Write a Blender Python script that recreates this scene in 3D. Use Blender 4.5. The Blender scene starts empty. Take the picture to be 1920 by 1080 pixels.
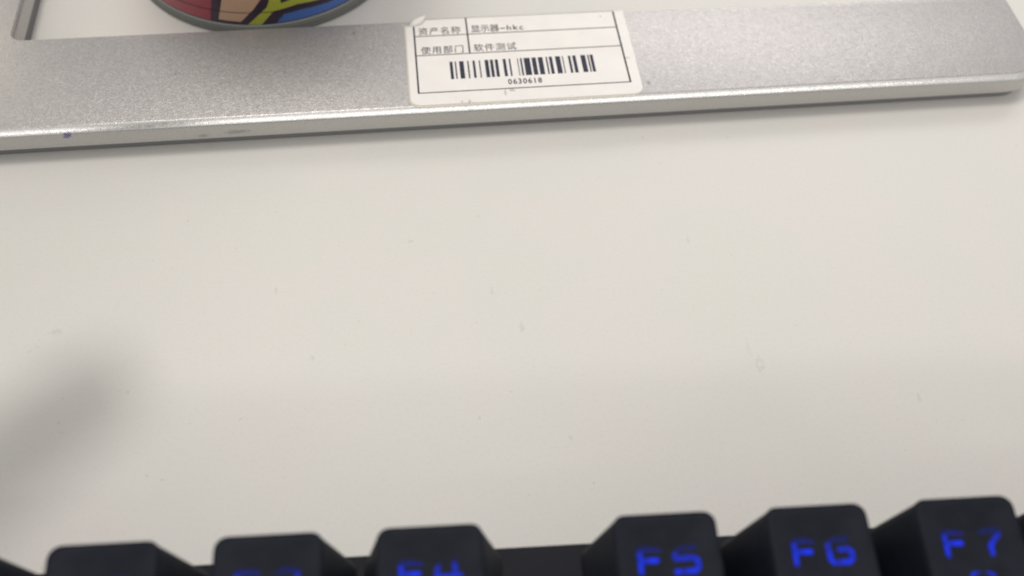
import bpy, bmesh, math, random
from mathutils import Vector, Matrix
random.seed(7)
MM = 0.001
SC = bpy.context.scene
C = SC.collection
R = math.radians

# ------------------------------------------------------------------ camera
cam_d = bpy.data.cameras.new('camera')
cam = bpy.data.objects.new('camera', cam_d)
C.objects.link(cam)
cam.location = (0, 0, 142.07 * MM)
cam.rotation_euler = (0.5538, -0.0394, -0.1134)
cam_d.sensor_width = 36
cam_d.lens = 1624.4 / 1920 * 36
cam_d.clip_start = 0.005
cam_d.clip_end = 50
cam_d.dof.use_dof = True
cam_d.dof.focus_distance = 0.158
cam_d.dof.aperture_fstop = 13.5
SC.camera = cam

# ------------------------------------------------------------------ light
w = bpy.data.worlds.new('World')
SC.world = w
w.use_nodes = True
bg = w.node_tree.nodes['Background']
bg.inputs[0].default_value = (1.0, 0.97, 0.94, 1)
bg.inputs[1].default_value = 0.58

def area(name, loc, target, sx, sy, power, col):
    d = bpy.data.lights.new(name, 'AREA')
    d.shape = 'RECTANGLE'; d.size = sx; d.size_y = sy
    d.energy = power; d.color = col
    o = bpy.data.objects.new(name, d); C.objects.link(o)
    o.location = loc
    o.rotation_euler = (Vector(target) - Vector(loc)).to_track_quat('-Z', 'Y').to_euler()
    return o
area('ceiling_light', (-0.25, 0.55, 1.9), (0.0, 0.1, 0), 0.44, 0.44, 12, (1.0, 0.95, 0.90))
area('ceiling_light', (1.15, 1.98, 1.75), (0.05, 0.14, 0), 1.3, 0.6, 12.5, (1.0, 0.96, 0.935))
area('ceiling_light', (0.0, -1.58, 1.64), (0.0, 0.1, 0), 3.2, 0.20, 10, (1.0, 0.96, 0.91))
area('added_glow_lamp', (-0.150, 0.224, 0.05), (-0.106, 0.158, 0), 0.02, 0.02, 0.012, (1.0, 0.93, 0.70))  # added lamp without a real source, puts a warm glow on the base

SC.view_settings.view_transform = 'Standard'
SC.view_settings.look = 'None'
SC.view_settings.exposure = 0
SC.view_settings.gamma = 1

# ------------------------------------------------------------------ helpers
def new_mat(name, col, rough=0.5, metal=0.0, spec=0.5):
    m = bpy.data.materials.new(name); m.use_nodes = True
    b = m.node_tree.nodes['Principled BSDF']
    b.inputs['Base Color'].default_value = (*col, 1)
    b.inputs['Roughness'].default_value = rough
    b.inputs['Metallic'].default_value = metal
    b.inputs['Specular IOR Level'].default_value = spec
    return m, m.node_tree, b

def N(nt, typ, **kw):
    n = nt.nodes.new(typ)
    for k, v in kw.items():
        if isinstance(k, str) and k in n.inputs: n.inputs[k].default_value = v
        else: setattr(n, k, v)
    return n
def coords(nt):
    return N(nt, 'ShaderNodeTexCoord').outputs['Object']
def noise(nt, vec, scale, detail=3, rough=0.5):
    n = N(nt, 'ShaderNodeTexNoise'); n.inputs['Scale'].default_value = scale
    n.inputs['Detail'].default_value = detail; n.inputs['Roughness'].default_value = rough
    nt.links.new(vec, n.inputs['Vector']); return n
def math_n(nt, op, a, b=None, c=None, clamp=False):
    n = nt.nodes.new('ShaderNodeMath'); n.operation = op; n.use_clamp = clamp
    for i, v in enumerate((a, b, c)):
        if v is None: continue
        if isinstance(v, (int, float)): n.inputs[i].default_value = v
        else: nt.links.new(v, n.inputs[i])
    return n.outputs[0]
def ramp(nt, fac, a, b, ca=0.0, cb=1.0):
    n = nt.nodes.new('ShaderNodeMapRange'); n.interpolation_type = 'SMOOTHSTEP'
    n.inputs[1].default_value = a; n.inputs[2].default_value = b
    n.inputs[3].default_value = ca; n.inputs[4].default_value = cb
    nt.links.new(fac, n.inputs[0]); return n.outputs[0]
def mix(nt, fac, c1, c2, typ='MIX'):
    n = nt.nodes.new('ShaderNodeMix'); n.data_type = 'RGBA'; n.blend_type = typ
    if isinstance(fac, (int, float)): n.inputs[0].default_value = fac
    else: nt.links.new(fac, n.inputs[0])
    for s, v in ((6, c1), (7, c2)):
        if isinstance(v, tuple): n.inputs[s].default_value = (*v, 1)
        else: nt.links.new(v, n.inputs[s])
    return n.outputs[2]
def bump(nt, h, strength, dist, normal=None):
    n = nt.nodes.new('ShaderNodeBump'); n.inputs['Strength'].default_value = strength
    n.inputs['Distance'].default_value = dist
    nt.links.new(h, n.inputs['Height'])
    if normal is not None: nt.links.new(normal, n.inputs['Normal'])
    return n.outputs[0]
def spot(nt, vec, p, rad, stretch=(1, 1, 1), warp=None, soft=0.5):
    """mask of a small mark round the point p (metres)"""
    s = nt.nodes.new('ShaderNodeVectorMath'); s.operation = 'SUBTRACT'
    nt.links.new(vec, s.inputs[0]); s.inputs[1].default_value = p
    m = nt.nodes.new('ShaderNodeVectorMath'); m.operation = 'MULTIPLY'
    nt.links.new(s.outputs[0], m.inputs[0]); m.inputs[1].default_value = stretch
    l = nt.nodes.new('ShaderNodeVectorMath'); l.operation = 'LENGTH'
    nt.links.new(m.outputs[0], l.inputs[0])
    d = l.outputs['Value']
    if warp is not None:
        d = math_n(nt, 'ADD', d, math_n(nt, 'MULTIPLY', math_n(nt, 'SUBTRACT', warp, 0.5), rad * 2.6))
    return ramp(nt, d, rad * (1 - soft), rad * (1 + soft), 1.0, 0.0)

def finish(me, ang=32):
    bm = bmesh.new(); bm.from_mesh(me)
    bmesh.ops.recalc_face_normals(bm, faces=bm.faces)
    for f in bm.faces: f.smooth = True
    for e in bm.edges:
        if len(e.link_faces) == 2 and e.calc_face_angle(0) > R(ang): e.smooth = False
    bm.to_mesh(me); bm.free()

def mesh_obj(name, verts, faces, mat, parent=None, smooth=True, scale=MM):
    me = bpy.data.meshes.new(name)
    me.from_pydata([tuple(c * scale for c in v) for v in verts], [], faces)
    if smooth: finish(me)
    me.materials.append(mat)
    o = bpy.data.objects.new(name, me); C.objects.link(o)
    if parent is not None: o.parent = parent
    return o
def empty(name, loc=(0, 0, 0), rz=0):
    o = bpy.data.objects.new(name, None); C.objects.link(o)
    o.location = tuple(c * MM for c in loc); o.rotation_euler = (0, 0, rz)
    o.empty_display_size = 0.01
    return o
def tag(o, label=None, cat=None, group=None, kind=None):
    if label: o['label'] = label
    if cat: o['category'] = cat
    if group: o['group'] = group
    if kind: o['kind'] = kind
    return o
def loft(rings, cap0=True, cap1=True):
    n = len(rings[0]); V = [v for r in rings for v in r]; F = []
    for k in range(len(rings) - 1):
        for i in range(n):
            j = (i + 1) % n
            F.append((k * n + i, k * n + j, (k + 1) * n + j, (k + 1) * n + i))
    if cap0: F.append(tuple(range(n))[::-1])
    if cap1: F.append(tuple((len(rings) - 1) * n + i for i in range(n)))
    return V, F
def rrect(hx, hy, r, cx=0, cy=0, n=6):
    P = []
    for k, (sx, sy) in enumerate(((1, 1), (-1, 1), (-1, -1), (1, -1))):
        for i in range(n + 1):
            a = R(90 * k + 90 * i / n)
            P.append((cx + sx * (hx - r) + r * math.cos(a), cy + sy * (hy - r) + r * math.sin(a)))
    return P

# ------------------------------------------------------------------ desk
m_desk, nt, b = new_mat('desk_laminate', (0.78, 0.765, 0.73), 0.42, 0, 0.4)
co = coords(nt)
n1 = noise(nt, co, 5000, 4, 0.7)        # fine orange peel of the laminate
n2 = noise(nt, co, 42, 3)               # broad unevenness of the whitening
n3 = noise(nt, co, 1500, 3, 0.6)
warp = noise(nt, co, 1400, 2).outputs['Fac']
col = mix(nt, ramp(nt, n2.outputs['Fac'], 0.35, 0.65), (0.70, 0.695, 0.654), (0.712, 0.691, 0.662))
col = mix(nt, ramp(nt, n3.outputs['Fac'], 0.45, 0.75, 0, 0.16), col, (0.55, 0.52, 0.48))
col = mix(nt, ramp(nt, noise(nt, co, 820, 1).outputs['Fac'], 0.765, 0.81, 0, 0.3), col, (0.42, 0.38, 0.34))
marks = [(-3.3, 99.4, .35, (.5, 1, 1)), (-29.3, 90.1, .35, (1, .4, 1)), (11.6, 86.5, .4, (1.3, .45, 1)), (-22.3, 75, .5, (1, .9, 1)),
         (16.3, 77.8, .6, (1.2, .5, 1)), (52.2, 94.9, .45, (1.2, .5, 1)), (87, 56.8, .55, (1.2, .7, 1)), (22.3, 55.3, .5, (1, 1, 1)),
         (6.8, 60.5, .3, (1.3, .5, 1)), (37.2, 112.6, .3, (1, 1, 1)), (-64.6, 64.7, .26, (1, .8, 1)), (-71.3, 81.9, .25, (1, 1, 1)),
         (-72.7, 81, .25, (.7, 1, 1)), (-68.7, 84.8, .6, (.5, 1, 1)), (67, 121, .3, (1, 1, 1)), (70.5, 113, .22, (1, 1, 1)), (-47, 108, .22, (1, .6, 1))]
tot = None
for x, y, r, st in marks:
    s = spot(nt, co, (x * MM, y * MM, 0), r * .85 * MM, st, warp)
    tot = s if tot is None else math_n(nt, 'MAXIMUM', tot, s)
# a pale ring shaped scuff
ring = math_n(nt, 'SUBTRACT', spot(nt, co, (59.5 * MM, 66.2 * MM, 0), 1.0 * MM, (1.4, .8, 1), warp, .25), spot(nt, co, (59.5 * MM, 66.2 * MM, 0), .62 * MM, (1.4, .8, 1), warp, .3))
tot = math_n(nt, 'MAXIMUM', tot, math_n(nt, 'MULTIPLY', ring, 1.6), clamp=True)
tot = math_n(nt, 'MAXIMUM', tot, math_n(nt, 'MULTIPLY', spot(nt, co, (58.2 * MM, 69.6 * MM, 0), .8 * MM, (2.2, .6, 1), warp, .6), .5))
col = mix(nt, math_n(nt, 'MULTIPLY', tot, 0.16), col, (0.30, 0.27, 0.24))
nt.links.new(col, b.inputs['Base Color'])
nt.links.new(bump(nt, n1.outputs['Fac'], 0.30, 0.00006), b.inputs['Normal'])
V, F = loft([[(x, y, -25) for x, y in rrect(600, 350, 6, 0, 260)], [(x, y, -1) for x, y in rrect(600, 350, 6, 0, 260)],
             [(x, y, 0) for x, y in rrect(599, 349, 5, 0, 260)]])
desk = mesh_obj('desk', V, F, m_desk)
tag(desk, kind='structure')

# ------------------------------------------------------------------ monitor stand base
XI, YF, DEP, HB, ZB = -85.8, 127.08, 26.95, 7.5, 2.45
m_al, nt, b = new_mat('pearl_silver_paint', (0.5, 0.5, 0.5), 0.46, 0.72, 0.5)
co = coords(nt)
f1 = noise(nt, co, 2100, 4, 0.7)
f2 = N(nt, 'ShaderNodeTexVoronoi'); f2.inputs['Scale'].default_value = 3000; nt.links.new(co, f2.inputs['Vector'])
warp = noise(nt, co, 2600, 2).outputs['Fac']
colr = mix(nt, ramp(nt, f1.outputs['Fac'], 0.38, 0.64), (0.405, 0.392, 0.388), (0.458, 0.443, 0.440))
fl = N(nt, 'ShaderNodeTexVoronoi'); fl.inputs['Scale'].default_value = 2300; nt.links.new(co, fl.inputs['Vector'])
fs = N(nt, 'ShaderNodeSeparateColor'); nt.links.new(fl.outputs['Color'], fs.inputs[0])
colr = mix(nt, ramp(nt, fs.outputs[0], .86, .97, 0, .10), colr, (0.80, 0.79, 0.78))
specks = None
for x, y, r, st in ((49.9, 131.3, .35, (1, .8, 1)), (-27.3, 140.2, .22, (1, 1, 1)), (-12.6, 151.1, .3, (1, 1, 1)), (-50.1, 141.4, .2, (1, 1, 1)), (62, 145, .2, (1, 1, 1)), (104, 139, .22, (1, 1, 1))):
    s = spot(nt, co, (x * MM, y * MM, HB * MM), r * MM, st, warp)
    specks = s if specks is None else math_n(nt, 'MAXIMUM', specks, s)
colr = mix(nt, math_n(nt, 'MULTIPLY', specks, .65), colr, (0.16, 0.15, 0.15))
sm = math_n(nt, 'MAXIMUM', spot(nt, co, (-37.4 * MM, YF * MM, 4.2 * MM), .9 * MM, (.42, 1, 1.9), warp, .6), spot(nt, co, (-44.4 * MM, YF * MM, 3.6 * MM), .45 * MM, (.5, 1, 1.2), warp, .6))
colr = mix(nt, math_n(nt, 'MULTIPLY', sm, .35), colr, (0.20, 0.20, 0.22))
inkm = math_n(nt, 'MAXIMUM', spot(nt, co, (-71.0 * MM, YF * MM, 5.55 * MM), .38 * MM, (.55, 1, 1), warp, .5), spot(nt, co, (-70.4 * MM, YF * MM, 6.05 * MM), .62 * MM, (.85, 1, 1.0), warp, .25))
smm = sm
nt.links.new(colr, b.inputs['Base Color'])
hh = math_n(nt, 'ADD', f1.outputs['Fac'], math_n(nt, 'MULTIPLY', f2.outputs['Distance'], 0.5))
geo = N(nt, 'ShaderNodeNewGeometry'); sp = N(nt, 'ShaderNodeSeparateXYZ'); nt.links.new(geo.outputs['Normal'], sp.inputs[0])
bn = bump(nt, hh, 0.5, 0.00016)          # the pearl grain is coarse on the flat top and fine on the edges
nt.links.new(ramp(nt, sp.outputs['Z'], .88, .98, .03, .22), bn.node.inputs['Strength'])
# metal flakes: every cell leans its own way, so flecks light up only where a lamp is mirrored
v1 = nt.nodes.new('ShaderNodeVectorMath'); v1.operation = 'SUBTRACT'; nt.links.new(fl.outputs['Color'], v1.inputs[0]); v1.inputs[1].default_value = (.5, .5, .5)
v2 = nt.nodes.new('ShaderNodeVectorMath'); v2.operation = 'SCALE'; nt.links.new(v1.outputs[0], v2.inputs[0]); nt.links.new(ramp(nt, sp.outputs['Z'], .9, .98, .025, .055), v2.inputs['Scale'])
v3 = nt.nodes.new('ShaderNodeVectorMath'); v3.operation = 'ADD'; nt.links.new(v2.outputs[0], v3.inputs[0]); nt.links.new(bn, v3.inputs[1])
v4 = nt.nodes.new('ShaderNodeVectorMath'); v4.operation = 'NORMALIZE'; nt.links.new(v3.outputs[0], v4.inputs[0])
nt.links.new(v4.outputs[0], b.inputs['Normal'])
edge = math_n(nt, 'MULTIPLY', ramp(nt, sp.outputs['Z'], .25, .55), ramp(nt, sp.outputs['Z'], .85, .97, 1, 0))   # chamfer: smoother, its highlight painted in as a paler colour
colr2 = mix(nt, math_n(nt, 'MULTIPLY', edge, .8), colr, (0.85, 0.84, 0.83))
colr2 = mix(nt, ramp(nt, math_n(nt, 'ABSOLUTE', sp.outputs['Z']), .1, .4, .38, 0), colr2, (0.74, 0.75, 0.71))   # the side is smooth, without the pearl grain; paler colour stands in for light
colr2 = mix(nt, math_n(nt, 'MULTIPLY', smm, .4), colr2, (0.20, 0.20, 0.22))
colr2 = mix(nt, math_n(nt, 'MULTIPLY', inkm, .7), colr2, (0.07, 0.06, 0.30))
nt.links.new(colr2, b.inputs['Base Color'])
nt.links.new(math_n(nt, 'SUBTRACT', ramp(nt, noise(nt, co, 1700, 2).outputs['Fac'], 0.3, 0.7, 0.34, 0.43), math_n(nt, 'MULTIPLY', edge, .12)), b.inputs['Roughness'])

def base_outline(ins, n=10):
    # corners (x, y, radius, convex) counter-clockwise; the wide chamfer runs along the outer edges, the rear and inner edges are barely eased
    small = min(ins, .3) if ins < 2 else ins
    x1, x0, xl = 142.1 - ins, XI - small, -152 + ins
    y0, y1, y2 = YF + ins, YF + DEP - small, 392 - small
    cs = [(x1, y0, 9 - ins), (x1, y1, 3.2 - ins), (x0, y1, -(2.2 + small)), (x0, y2, 5 - small), (xl, y2, 9 - ins), (xl, y0, 9 - ins)]
    P = []
    for k, (x, y, r) in enumerate(cs):
        px, py, _ = cs[k - 1]; nx, ny, _ = cs[(k + 1) % len(cs)]
        a = Vector((px - x, py - y)).normalized(); c = Vector((nx - x, ny - y)).normalized()
        rr = abs(r); cen = Vector((x, y)) + (a + c) * rr
        for i in range(n + 1):
            t = R(90) * i / n
            P.append(tuple(cen - c * rr * math.cos(t) - a * rr * math.sin(t)))
    return P
prof = [(0.25, ZB), (0, ZB + .25), (0, HB - 1.25), (.06, HB - 1.08), (.16, HB - .95), (.95, HB - .14), (1.12, HB - .04), (1.35, HB)]
V, F = loft([[(x, y, z) for x, y in base_outline(i)] for i, z in prof])
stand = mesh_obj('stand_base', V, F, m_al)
tag(stand, 'flat pearly silver monitor stand base on the white desk with a barcode sticker', 'monitor stand')
m_rub, nt, b = new_mat('dark_rubber', (0.035, 0.035, 0.04), 0.8)
V, F = loft([[(x, y, z) for x, y in base_outline(i)] for i, z in ((1.3, 0.0), (1.2, 0.4), (1.2, ZB + .1))])
mesh_obj('gap_shade_plate', V, F, new_mat('gap_shade_grey', (0.23, 0.23, 0.24), 0.7)[0], stand)  # fills the gap under the base; its grey paints the contact shade

# ------------------------------------------------------------------ asset label
m_pap, nt, b = new_mat('label_paper', (0.84, 0.815, 0.785), 0.38, 0, 0.45)
co = coords(nt)
pc = mix(nt, ramp(nt, noise(nt, co, 160, 3).outputs['Fac'], .35, .65), (0.86, 0.835, 0.80), (0.83, 0.80, 0.775))
pc = mix(nt, ramp(nt, noise(nt, co, 1100, 1).outputs['Fac'], .74, .80, 0, .4), pc, (0.45, 0.42, 0.4))
w2 = noise(nt, co, 1800, 2).outputs['Fac']
st = None
for x, y, r, s3 in ((10.5, 1.45, .34, (1.3, .7, 1)), (8.9, 1.5, .22, (1.3, .6, 1)), (18.3, 3.6, .5, (2.4, .6, 1)), (46.1, 11.9, .3, (.8, 1, 1)), (42.4, 25.4, .22, (1, 1, 1)), (19.8, 4.05, .3, (.6, 1, 1))):
    s = spot(nt, co, (x * MM, y * MM, 0), r * MM, (s3[0], s3[1], 0), w2)
    st = s if st is None else math_n(nt, 'MAXIMUM', st, s)
pc = mix(nt, math_n(nt, 'MULTIPLY', st, .5), pc, (0.25, 0.22, 0.2))
nt.links.new(pc, b.inputs['Base Color'])
nt.links.new(bump(nt, noise(nt, co, 260, 2).outputs['Fac'], .25, .0002), b.inputs['Normal'])
m_und, nt, b = new_mat('label_underlayer', (0.66, 0.63, 0.54), 0.5)
m_ink, nt, b = new_mat('print_ink', (0.022, 0.02, 0.032), 0.55, 0, .3)
m_bar, nt, b = new_mat('barcode_ink', (0.026, 0.028, 0.055), 0.5, 0, .3)
m_thin, nt, b = new_mat('faint_print_ink', (0.07, 0.062, 0.066), 0.6, 0, .3)
m_txt, nt, b = new_mat('text_ink', (0.02, 0.018, 0.024), 0.6, 0, .3)

LX, LY = 0.536, YF
label = empty('asset_label', (LX, LY, HB))
tag(label, 'white printed asset label with a black table and barcode, stuck on the silver stand base', 'label')
TOPY = DEP - 0.30          # where the flat top of the base ends and the sheet bends down

def surf_z(x, y, off):
    """height above the base top of the sheet at label coordinates; bends over the rear chamfer"""
    if y <= TOPY:
        z = off
        if y < 1.35: z = off - max(0, (1.35 - y)) * 0.10
        return y, z
    d = y - TOPY; r = 1.1
    if d < r * math.pi / 2:
        a = d / r
        return TOPY + r * math.sin(a) + .02, off - r * (1 - math.cos(a))
    return TOPY + r + .02, off - r - (d - r * math.pi / 2)

def sheet(name, outline_fn, nx, ny, off, th, mat, parent):
    """grid sheet following the base, outline_fn(u,v)->(x,y)"""
    V = []; F = []
    for layer in (0, 1):
        for j in range(ny + 1):
            for i in range(nx + 1):
                x, y = outline_fn(i / nx, j / ny)
                yy, z = surf_z(x, y, off + (th if layer else 0))
                V.append((x, yy, z))
    L = (nx + 1) * (ny + 1); idx = lambda i, j, l: l * L + j * (nx + 1) + i
    for j in range(ny):
        for i in range(nx):
            F.append((idx(i, j, 1), idx(i + 1, j, 1), idx(i + 1, j + 1, 1), idx(i, j + 1, 1)))
            F.append((idx(i, j, 0), idx(i, j + 1, 0), idx(i + 1, j + 1, 0), idx(i + 1, j, 0)))
    for i in range(nx):
        F.append((idx(i, 0, 0), idx(i + 1, 0, 0), idx(i + 1, 0, 1), idx(i, 0, 1)))
        F.append((idx(i, ny, 0), idx(i, ny, 1), idx(i + 1, ny, 1), idx(i + 1, ny, 0)))
    for j in range(ny):
        F.append((idx(0, j, 0), idx(0, j, 1), idx(0, j + 1, 1), idx(0, j + 1, 0)))
        F.append((idx(nx, j, 0), idx(nx, j + 1, 0), idx(nx, j + 1, 1), idx(nx, j, 1)))
    return mesh_obj(name, V, F, mat, parent)

def lab_outline(x0, x1, y0, y1, r, cut=True):
    def fn(u, v):
        y = y0 + (y1 - y0) * v
        ins = 0
        if y < y0 + r: ins = r - math.sqrt(max(0, r * r - (y0 + r - y) ** 2))
        xl = x0 + ins; xr = x1 - ins
        if cut and y > 24.6: xl += min(1.75, (y - 24.6) * 1.6)
        return xl + (xr - xl) * u, y
    def fn2(u, v):          # finer rows near the bottom corners and the bend
        v = v ** 1.0
        return fn(u, v)
    return fn2
pap = sheet('paper_sheet', lab_outline(-1.75, 47.9, 1.15, 30.6, 2.0), 24, 92, .09, .10, m_pap, label)
sheet('paper_underlayer', lab_outline(-2.05, 47.7, 0.72, 25.4, 2.2, False), 24, 80, .01, .075, m_und, label)
# the curled up corner flap at the rear left
V = []; F = []
pts = [(-.9, 25.3, .1), (.1, 26.1, .14), (1.0, 26.7, .25), (1.9, 27.4, .4), (2.9, 28.2, .7)]
wd = [.3, 1.1, 1.2, .75, .12]
for k, ((x, y, z), ww) in enumerate(zip(pts, wd)):
    for t in (-1, -.5, 0, .5, 1):
        V.append((x + ww * t * .75, y - ww * t * .72 - .35, z + .02 + ww * .55 * (1 - t * t)))
for k in range(4):
    for i in range(4):
        a = k * 5 + i; F.append((a, a + 1, a + 6, a + 5))
curl = mesh_obj('curled_corner', V, F, m_pap, label)
sd = curl.modifiers.new('thickness', 'SOLIDIFY'); sd.thickness = .00008
tag(curl, 'wrinkled curled up paper corner')

PZ = .205     # print height above the base top (just over the paper)
def strip(name, x0, x1, y0, y1, mat, parent, dz=0):
    ys = [y0]
    n = max(1, int((y1 - y0) / .45)) if y1 > TOPY - .2 or y0 < 1.4 else 1
    ys = [y0 + (y1 - y0) * k / n for k in range(n + 1)]
    V = []; F = []
    for y in ys:
        yy, z = surf_z(0, y, PZ + dz)
        V += [(x0, yy, z), (x1, yy, z)]
    for k in range(n): F.append((2 * k, 2 * k + 1, 2 * k + 3, 2 * k + 2))
    return mesh_obj(name, V, F, mat, parent, smooth=False)
def line_h(y, x0, x1, w, mat): return strip('table_line', x0, x1, y - w / 2, y + w / 2, mat, label)
line_h(4.62, -.18, 45.78, .26, m_ink)
line_h(15.72, .2, 45.35, .25, m_thin)
line_h(21.7, .2, 45.35, .25, m_thin)
line_h(27.15, .2, 45.35, .22, m_thin)
strip('table_line', -.18, .19, 4.75, 27.2, m_ink, label)
strip('table_line', 45.35, 45.74, 4.75, 27.2, m_ink, label)
strip('table_line', 11.6, 11.95, 15.83, 27.03, m_ink, label, .01)
bars = [[7.12, 7.78], [8.24, 8.54], [9.2, 10.17], [10.95, 11.26], [12.1, 12.62], [13.47, 13.74], [14.74, 15.56], [15.9, 16.57], [16.96, 17.63], [18.7, 19.37], [20.01, 20.37], [21.86, 22.04], [22.49, 22.89], [23.29, 24.63], [25.04, 25.98], [26.42, 27.47], [28.13, 28.48], [28.87, 29.57], [30.24, 31.34], [31.77, 32.0], [33.1, 33.63], [34.06, 34.81], [35.87, 36.93], [37.38, 37.7], [37.94, 38.62]]
for a, c in bars: strip('barcode_bar', a, c, 8.2, 13.42, m_bar, label)

def text(s, x, y, size, mat, name='printed_text', sx=1.0, gap=1.0, thin=-0.012, shear=0):
    cu = bpy.data.curves.new('t', 'FONT'); cu.body = s; cu.size = size * MM
    cu.space_character = gap; cu.offset = thin * size * MM; cu.resolution_u = 3; cu.shear = shear
    o = bpy.data.objects.new('t', cu); C.objects.link(o)
    bpy.context.view_layer.update()
    me = bpy.data.meshes.new_from_object(o.evaluated_get(bpy.context.evaluated_depsgraph_get()))
    bpy.data.objects.remove(o)
    me.materials.clear(); me.materials.append(mat)
    t = bpy.data.objects.new(name, me); C.objects.link(t); t.parent = label
    t.location = (x * MM, y * MM, PZ * MM); t.scale = (sx, 1, 1)
    return t
def chars(s, x, y, pitch, size, mat, sx=1.0, thin=-.012):
    for k, ch in enumerate(s):
        if ch != ' ': text(ch, x + k * pitch, y, size, mat, 'printed_character', sx, thin=thin)
chars('资产名称', .9, 22.3, 2.42, 2.5, m_txt, .9, .004)
chars('显示器', 12.6, 22.4, 2.12, 2.5, m_txt, .88, .006)
text('-', 19.05, 22.3, 3.4, m_txt, 'printed_character', 1.35, thin=-.004)
chars('hkc', 20.6, 22.4, 1.42, 2.25, m_txt, 1.05, .012)
chars('使用部门', 1.15, 16.3, 2.42, 2.5, m_txt, .9, .004)
chars('软件测试', 12.7, 16.35, 2.42, 2.5, m_txt, .9, .004)
chars('0630618', 19.15, 5.85, 1.08, 2.1, m_ink, .85, thin=.02)

# ------------------------------------------------------------------ mug
MX, MY, MR = -34.0, 193.0, 32.3
mug = empty('mug', (MX, MY, 0))
tag(mug, 'round mug with bold red, yellow and blue pattern behind the silver stand', 'mug')
m_mug, nt, b = new_mat('dark_outline_glaze', (0.045, 0.028, 0.05), 0.22)
m_grey, nt, b = new_mat('grey_band', (0.18, 0.185, 0.175), 0.85, 0, .2)
m_rim, nt, b = new_mat('pale_rim', (0.32, 0.34, 0.32), 0.5)
def ringp(r, z, n=96): return [(r * math.cos(2 * math.pi * i / n), r * math.sin(2 * math.pi * i / n), z) for i in range(n)]
V, F = loft([ringp(r, z) for r, z in ((MR - .1, 2.35), (MR, 2.6), (MR, 91), (MR - .5, 92), (MR - 1.6, 92.4), (MR - 2.7, 91.8), (MR - 3, 91), (MR - 3, 8), (MR - 8, 5.5))])
m_cup = new_mat('pale_glaze', (0.62, 0.60, 0.56), 0.25)[0]
mesh_obj('body', V, F, m_cup, mug)
V, F = loft([ringp(MR + .03, z) for z in (2.62, 9, 17)], False, False)
mesh_obj('printed_band', V, F, m_mug, mug)
V, F = loft([ringp(r, z) for r, z in ((MR + .0, 0), (MR + .6, .2), (MR + .6, 1.9), (MR + .4, 2.15))])
mesh_obj('bottom_band', V, F, m_grey, mug)
V, F = loft([ringp(r, z) for r, z in ((MR - .6, 2.16), (MR + .14, 2.17), (MR + .2, 2.3), (MR + .16, 2.45), (MR + .02, 2.6))])
mesh_obj('bottom_rim', V, F, m_rim, mug)
def patch(name, poly, mat, zoff=.06):
    """flat printed colour patch wrapped on the wall; poly = (degrees from the front, height)"""
    bm = bmesh.new()
    vs = [bm.verts.new((a, z, 0)) for a, z in poly]
    bm.faces.new(vs)
    lo, hi = min(p[0] for p in poly), max(p[0] for p in poly)
    a = math.ceil(lo / 3) * 3
    while a < hi:
        g = bm.verts[:] + bm.edges[:] + bm.faces[:]
        bmesh.ops.bisect_plane(bm, geom=g, plane_co=(a, 0, 0), plane_no=(1, 0, 0)); a += 3
    me = bpy.data.meshes.new(name)
    for v in bm.verts:
        t = R(v.co.x); z = v.co.y; r = MR + zoff
        v.co = (r * math.sin(t) * MM, -r * math.cos(t) * MM, z * MM)
    bm.normal_update()
    for f in bm.faces:
        f.smooth = True
        c = f.calc_center_median()
        if f.normal.dot(Vector((c.x, c.y, 0))) < 0: f.normal_flip()
    bm.to_mesh(me); bm.free(); me.materials.append(mat)
    o = bpy.data.objects.new(name, me); C.objects.link(o); o.parent = mug
    return o
def glaze(name, col): return new_mat(name, tuple(c * .86 + .02 for c in col), 0.32)[0]
m_red = glaze('red_glaze', (0.33, 0.035, 0.06)); m_tan = glaze('tan_glaze', (0.60, 0.38, 0.25))
m_yel = glaze('yellow_glaze', (0.44, 0.48, 0.04)); m_blu = glaze('blue_glaze', (0.05, 0.15, 0.50))
patch('colour_patch', [(-62, 3.0), (-20.8, 3.0), (-17.5, 9.1), (-16.5, 13), (-30, 15.5), (-45, 15.8), (-66, 14)], m_red)
patch('colour_patch', [(-17.0, 3.7), (-7.9, 3.6), (-1.6, 7.2), (1.9, 9.7), (3, 12), (-2, 15), (-11, 15), (-13.2, 9.5)], m_tan)
patch('colour_patch', [(-5.4, 2.8), (0.1, 2.8), (5.9, 6.3), (15.8, 7.15), (26, 6.6), (33, 8.2), (25.7, 8.6), (15, 8.9), (9.6, 8.2), (9.5, 10), (8, 15), (3, 14.5), (5.4, 9.5), (3.8, 7.6)], m_yel)
patch('colour_patch', [(6.2, 3.0), (15, 2.9), (30, 3.0), (46, 3.1), (46, 5.6), (29.5, 5.0), (17, 5.4), (9.7, 5.1)], m_blu)
for a0, z0, w_, h_, mm in ((16, 9.6, 26, 6, m_blu), (60, 4, 26, 11, m_red), (94, 4, 30, 11, m_yel), (130, 4, 34, 11, m_blu), (172, 4, 30, 11, m_red), (212, 4, 26, 11, m_tan), (246, 4, 36, 11, m_blu)):
    patch('colour_patch', [(a0, z0 + 1), (a0 + w_ * .4, z0), (a0 + w_, z0 + .8), (a0 + w_ * .92, z0 + h_ * .7), (a0 + w_ * .6, z0 + h_), (a0 + w_ * .08, z0 + h_ * .86)], mm)
V, F = loft([ringp(MR + .14, 6.12), ringp(MR + .16, 6.22), ringp(MR + .14, 6.32)], False, False)
mesh_obj('seam_line', V, F, m_mug, mug)
hp = []     # handle at the back, away from the camera
V = []
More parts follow.
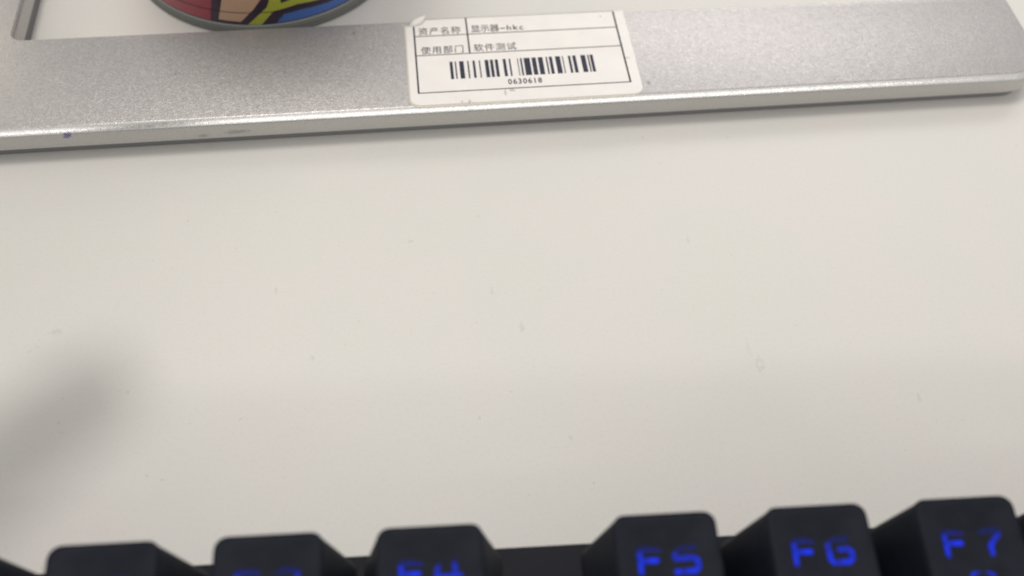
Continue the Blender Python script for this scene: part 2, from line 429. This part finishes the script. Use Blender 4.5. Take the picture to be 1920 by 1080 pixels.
for k in range(17):
    a = R(-90 + 180 * k / 16)
    c = Vector((0, MR - 1.5 + 22 * math.cos(a), 48 + 28 * math.sin(a)))
    o2 = Vector((0, math.cos(a), math.sin(a)))
    hp.append([tuple(c + Vector((5 * math.cos(t), 0, 0)) + o2 * 3.4 * math.sin(t)) for t in [2 * math.pi * i / 12 for i in range(12)]])
V, F = loft(hp)
mesh_obj('handle', V, F, m_mug, mug)

# ------------------------------------------------------------------ keyboard
KX, KY, KYAW, U = 11.946, 30.46, -0.0479, 19.05
kb = empty('keyboard', (KX, KY, 0), KYAW)
tag(kb, 'black mechanical keyboard with blue backlit legends along the bottom of the photo', 'keyboard')
m_case, nt, b = new_mat('black_case', (0.008, 0.008, 0.014), 0.6, 0, .2)
co = coords(nt)
nt.links.new(bump(nt, noise(nt, co, 3000, 3).outputs['Fac'], .3, .00008), b.inputs['Normal'])
m_key, nt, b = new_mat('black_keycap', (0.018, 0.019, 0.024), 0.6, 0, .16)
co = coords(nt)
nt.links.new(mix(nt, ramp(nt, noise(nt, co, 300, 3).outputs['Fac'], .3, .7), (0.006, 0.008, 0.014), (0.0105, 0.0125, 0.021)), b.inputs['Base Color'])
nt.links.new(bump(nt, noise(nt, co, 4200, 3).outputs['Fac'], .35, .00008), b.inputs['Normal'])
m_leg, nt, b = new_mat('backlit_legend', (0.010, 0.012, 0.03), 0.7, 0, .12)
co = coords(nt)
sx = N(nt, 'ShaderNodeSeparateXYZ'); nt.links.new(co, sx.inputs[0])
fall = ramp(nt, sx.outputs['Y'], -5.0 * MM, -4.2 * MM, 1.0, 0.10)
nz = ramp(nt, noise(nt, co, 900, 2).outputs['Fac'], .32, .66, .5, 1.2)
b.inputs['Emission Color'].default_value = (0.0, 0.022, 0.72, 1)
nt.links.new(math_n(nt, 'MULTIPLY', math_n(nt, 'MULTIPLY', fall, nz), 0.95), b.inputs['Emission Strength'])

x0, x1 = -6.35 * U - 1, 8.85 * U + 1
hx, cx = (x1 - x0) / 2, (x1 + x0) / 2
CY0, CY1 = 2.2, -122.0
hy, cy = (CY0 - CY1) / 2, (CY0 + CY1) / 2
V, F = loft([[(x, y, z) for x, y in rrect(hx - i, hy - i, 3, cx, cy)] for i, z in ((2, 2), (.5, 2.5), (0, 4), (0, 17.2), (.3, 17.8), (.9, 18))])
mesh_obj('case', V, F, m_case, kb)
m_foot = m_rub
for fx in (x0 + 18, x1 - 18):
    for fy in (CY0 - 10, CY1 + 10):
        V, F = loft([[(x, y, z) for x, y in rrect(9, 3.5, 2, fx, fy)] for z in (0, 2.02)])
        mesh_obj('rubber_foot', V, F, m_foot, kb)

def key_mesh(width=1.0, z0=25.0, zt=37.9, drop=1.6):
    """keycap with its origin at the rear edge of its top; x centred"""
    wb = (width * U - 1.0) / 2; wt = wb - 2.75
    rings = []
    ext = [(-.9 - 17.9, -.9), (-13.6, 0.0)]
    def ring(t, hx_, y0, y1, r, zf):
        return [(x, y, zf(x, y)) for x, y in rrect(hx_, (y1 - y0) / 2, r, 0, (y0 + y1) / 2, 5)]
    top = lambda x, y, hx_: zt + drop * (y / 13.6) + 0.75 * (x / hx_) ** 2 - .45
    rings.append(ring(0, wb, -18.8, -.9, .9, lambda x, y: z0))
    rings.append(ring(0, wb, -18.8, -.9, .9, lambda x, y: z0 + .8))
    for t in (.35, .7, .90):
        h = wb + (wt - wb) * t; a = -18.8 + (5.2 - .3) * t; c_ = -.9 + .75 * t
        rings.append(ring(t, h, a, c_, .9 + .6 * t, lambda x, y, t=t: z0 + .8 + (top(x, y, wt) - z0 - .8) * t))
    rings.append(ring(1, wt + .12, -13.75, -.02, 1.6, lambda x, y: top(x, y, wt) - .42))
    rings.append(ring(1, wt - .12, -13.55, -.14, 1.6, lambda x, y: top(x, y, wt) - .12))
    rings.append(ring(1, wt - .45, -13.25, -.45, 1.5, lambda x, y: top(x, y, wt)))
    for s in (.8, .6, .4, .2):
        rings.append([(x * s, -6.85 + (y + 6.85) * s, top(x * s, -6.85 + (y + 6.85) * s, wt)) for x, y in rrect(wt - .45, 6.4, 1.5, 0, -6.85, 5)])
    V, F = loft(rings)
    me = bpy.data.meshes.new('key')
    me.from_pydata([(x * MM, y * MM, z * MM) for x, y, z in V], [], F)
    finish(me, 60); me.materials.append(m_key)
    return me, lambda x, y: top(x, y, wt)
f_mesh, f_top = key_mesh()

# stroke glyphs, unit box 0..1 by 0..1
G = {'F': [[(0, 0), (0, 1), (.92, 1)], [(0, .52), (.75, .52)]],
     '1': [[(.2, .8), (.5, 1), (.5, 0)]], '2': [[(0, .9), (.2, 1), (.85, 1), (1, .85), (1, .62), (0, .12), (0, 0), (1, 0)]],
     '3': [[(0, 1), (.85, 1), (1, .88), (1, .62), (.85, .52), (.35, .52)], [(.85, .52), (1, .4), (1, .12), (.85, 0), (0, 0)]],
     '4': [[(.05, 1), (.0, .42), (.08, .34), (1, .34)], [(.78, 1), (.78, 0)]],
     '5': [[(.95, 1), (.04, 1), (.04, .56), (.82, .56), (1, .42), (1, .14), (.84, 0), (.04, 0)]],
     '6': [[(.9, 1), (.2, 1), (.03, .82), (.03, .16), (.18, 0), (.84, 0), (1, .14), (1, .42), (.84, .55), (.5, .55)]],
     '7': [[(0, 1), (1, 1), (.98, .82), (.52, .35), (.5, 0)]],
     '8': [[(.18, .52), (.03, .66), (.03, .88), (.18, 1), (.82, 1), (.97, .88), (.97, .66), (.82, .52), (.18, .52), (.03, .38), (.03, .12), (.18, 0), (.82, 0), (.97, .12), (.97, .38), (.82, .52)]],
     '9': [[(.1, 0), (.82, 0), (.97, .16), (.97, .84), (.82, 1), (.18, 1), (.03, .86), (.03, .6), (.18, .46), (.95, .46)]],
     '0': [[(.18, 0), (.03, .15), (.03, .85), (.18, 1), (.82, 1), (.97, .85), (.97, .15), (.82, 0), (.18, 0)]],
     'n': [[(0, 0), (0, .8), (.3, 1), (.75, 1)], [(1.5, 0), (1.5, 1), (2.0, .8)]]}
def strokes(paths, ox, oy, sx_, sy_, th):
    V = []; F = []; k = 0
    for P in paths:
        Q = [(ox + x * sx_, oy + y * sy_) for x, y in P]
        for i in range(len(Q) - 1):
            a, c = Vector(Q[i]), Vector(Q[i + 1]); d = (c - a).normalized(); n_ = Vector((-d.y, d.x)) * th / 2
            L = (c - a).length; ns = max(1, int(L / .6)); b0 = len(V)
            for s in range(ns + 1):
                p = a + d * L * s / ns
                V += [tuple(p + n_) + (k,), tuple(p - n_) + (k,)]
            for s in range(ns): F.append((b0 + 2 * s, b0 + 2 * s + 1, b0 + 2 * s + 3, b0 + 2 * s + 2))
            k += 1
        for p in Q:
            b0 = len(V)
            for t in range(10): V.append((p[0] + th / 2 * math.cos(t * math.pi / 5), p[1] + th / 2 * math.sin(t * math.pi / 5), k))
            F.append(tuple(range(b0, b0 + 10))); k += 1
    return V, F
def legend(parent, txt, top, icon=True):
    V = []; F = []
    w_ = 2.75
    n_ = len(txt)
    total = n_ * w_ + (n_ - 1) * 1.5
    x = -total / 2
    def add(paths, ox, oy, a, c, th):
        v, f = strokes(paths, ox, oy, a, c, th); b0 = len(V)
        V.extend(v); F.extend(tuple(i + b0 for i in q) for q in f)
    for ch in txt:
        add(G[ch], x, -6.95, w_, 2.75, .62); x += w_ + 1.5
    if icon: add(G['n'], -1.1, -10.4, 1.3, 1.2, .6)
    V = [(a, c, top(a, c) + .03 + .0025 * (k % 7)) for a, c, k in V]
    return mesh_obj('key_legend', V, F, m_leg, parent, smooth=False)
keys = [(-5.75, None), (-3.75, 'F1'), (-2.75, 'F2'), (-1.75, 'F3'), (-.75, 'F4'), (.75, 'F5'), (1.75, 'F6'), (2.75, 'F7'), (3.75, 'F8'),
        (5.25, 'F9'), (6.25, 'F10'), (7.25, 'F11'), (8.25, 'F12')]
def switch(x, y, z0):
    V, F = loft([[(a, c, z) for a, c in rrect(h, h, .6, x, y)] for h, z in ((7.2, 17.9), (7.2, 20), (5, 24.5))])
    o = mesh_obj('key_switch', V, F, m_case, kb)
for u, tx in keys:
    k = bpy.data.objects.new('key', f_mesh); C.objects.link(k); k.parent = kb
    k.location = (u * U * MM, 0, 0)
    switch(u * U, -9.8, 18)
    if tx: legend(k, tx, f_top)
n_mesh, n_top = key_mesh(1.0, 24.2, 34.5, 1.0)
for r_ in range(1, 6):
    for i in range(15):
        k = bpy.data.objects.new('key', n_mesh); C.objects.link(k); k.parent = kb
        k.location = ((-5.75 + i + (0 if r_ == 1 else 0)) * U * MM, (-.25 - r_) * U * MM * 1.0 - 0.0, 0)


# ------------------------------------------------------------------ made-up gooseneck shape, unseen left of the view, added to throw the soft shadow
caster = empty('shadow_caster', (-185, 5, 0))
tag(caster, 'added black gooseneck shape, unseen left of the keyboard, throwing a soft shadow', 'added shadow caster')
m_caster, nt, b = new_mat('black_caster', (0.02, 0.02, 0.022), 0.5)
V, F = loft([ringp(r, z, 48) for r, z in ((34, 0), (35, 1), (35, 9), (33, 12), (14, 15), (6, 18))])
mesh_obj('caster_base', V, F, m_caster, caster)
def tube(path, rad, n=20):
    rings = []
    for k, p in enumerate(path):
        a = Vector(path[max(0, k - 1)]); c = Vector(path[min(len(path) - 1, k + 1)]); d = (c - a).normalized()
        u_ = d.cross(Vector((0, 0, 1))).normalized(); v_ = d.cross(u_)
        rr = rad[k] if isinstance(rad, (list, tuple)) else rad
        rings.append([tuple(Vector(p) + u_ * rr * math.cos(t) + v_ * rr * math.sin(t)) for t in [2 * math.pi * i / n for i in range(n)]])
    return loft(rings)
O = Vector((-185, 5, 0)); T = Vector((-61, 91.5, 56)); D = Vector((-.70, -.66, .06)).normalized()
B = T + D * 66
path = []
P0, P1, P2, P3 = Vector((-185, 5, 17)), Vector((-190, 0, 95)), B + D * 35, B
for k in range(25):
    t = k / 24
    path.append(tuple(P0 * (1 - t) ** 3 + P1 * 3 * t * (1 - t) ** 2 + P2 * 3 * t * t * (1 - t) + P3 * t ** 3 - O))
V, F = tube(path, 4)
mesh_obj('gooseneck', V, F, m_caster, caster)
hd = []; rd = []
for k in range(15):
    t = k / 14
    if t < .3: q = t / .3; hd.append(T + D * 9 * (1 - math.cos(q * R(90)))); rd.append(max(.3, 9 * math.sin(q * R(90))))
    else: q = (t - .3) / .7; hd.append(T + D * (9 + 55 * q)); rd.append(9 - 1.0 * q)
hd.append(B); rd.append(4.5)
V, F = tube([tuple(p - O) for p in hd], rd, 32)
mesh_obj('caster_head', V, F, m_caster, caster)
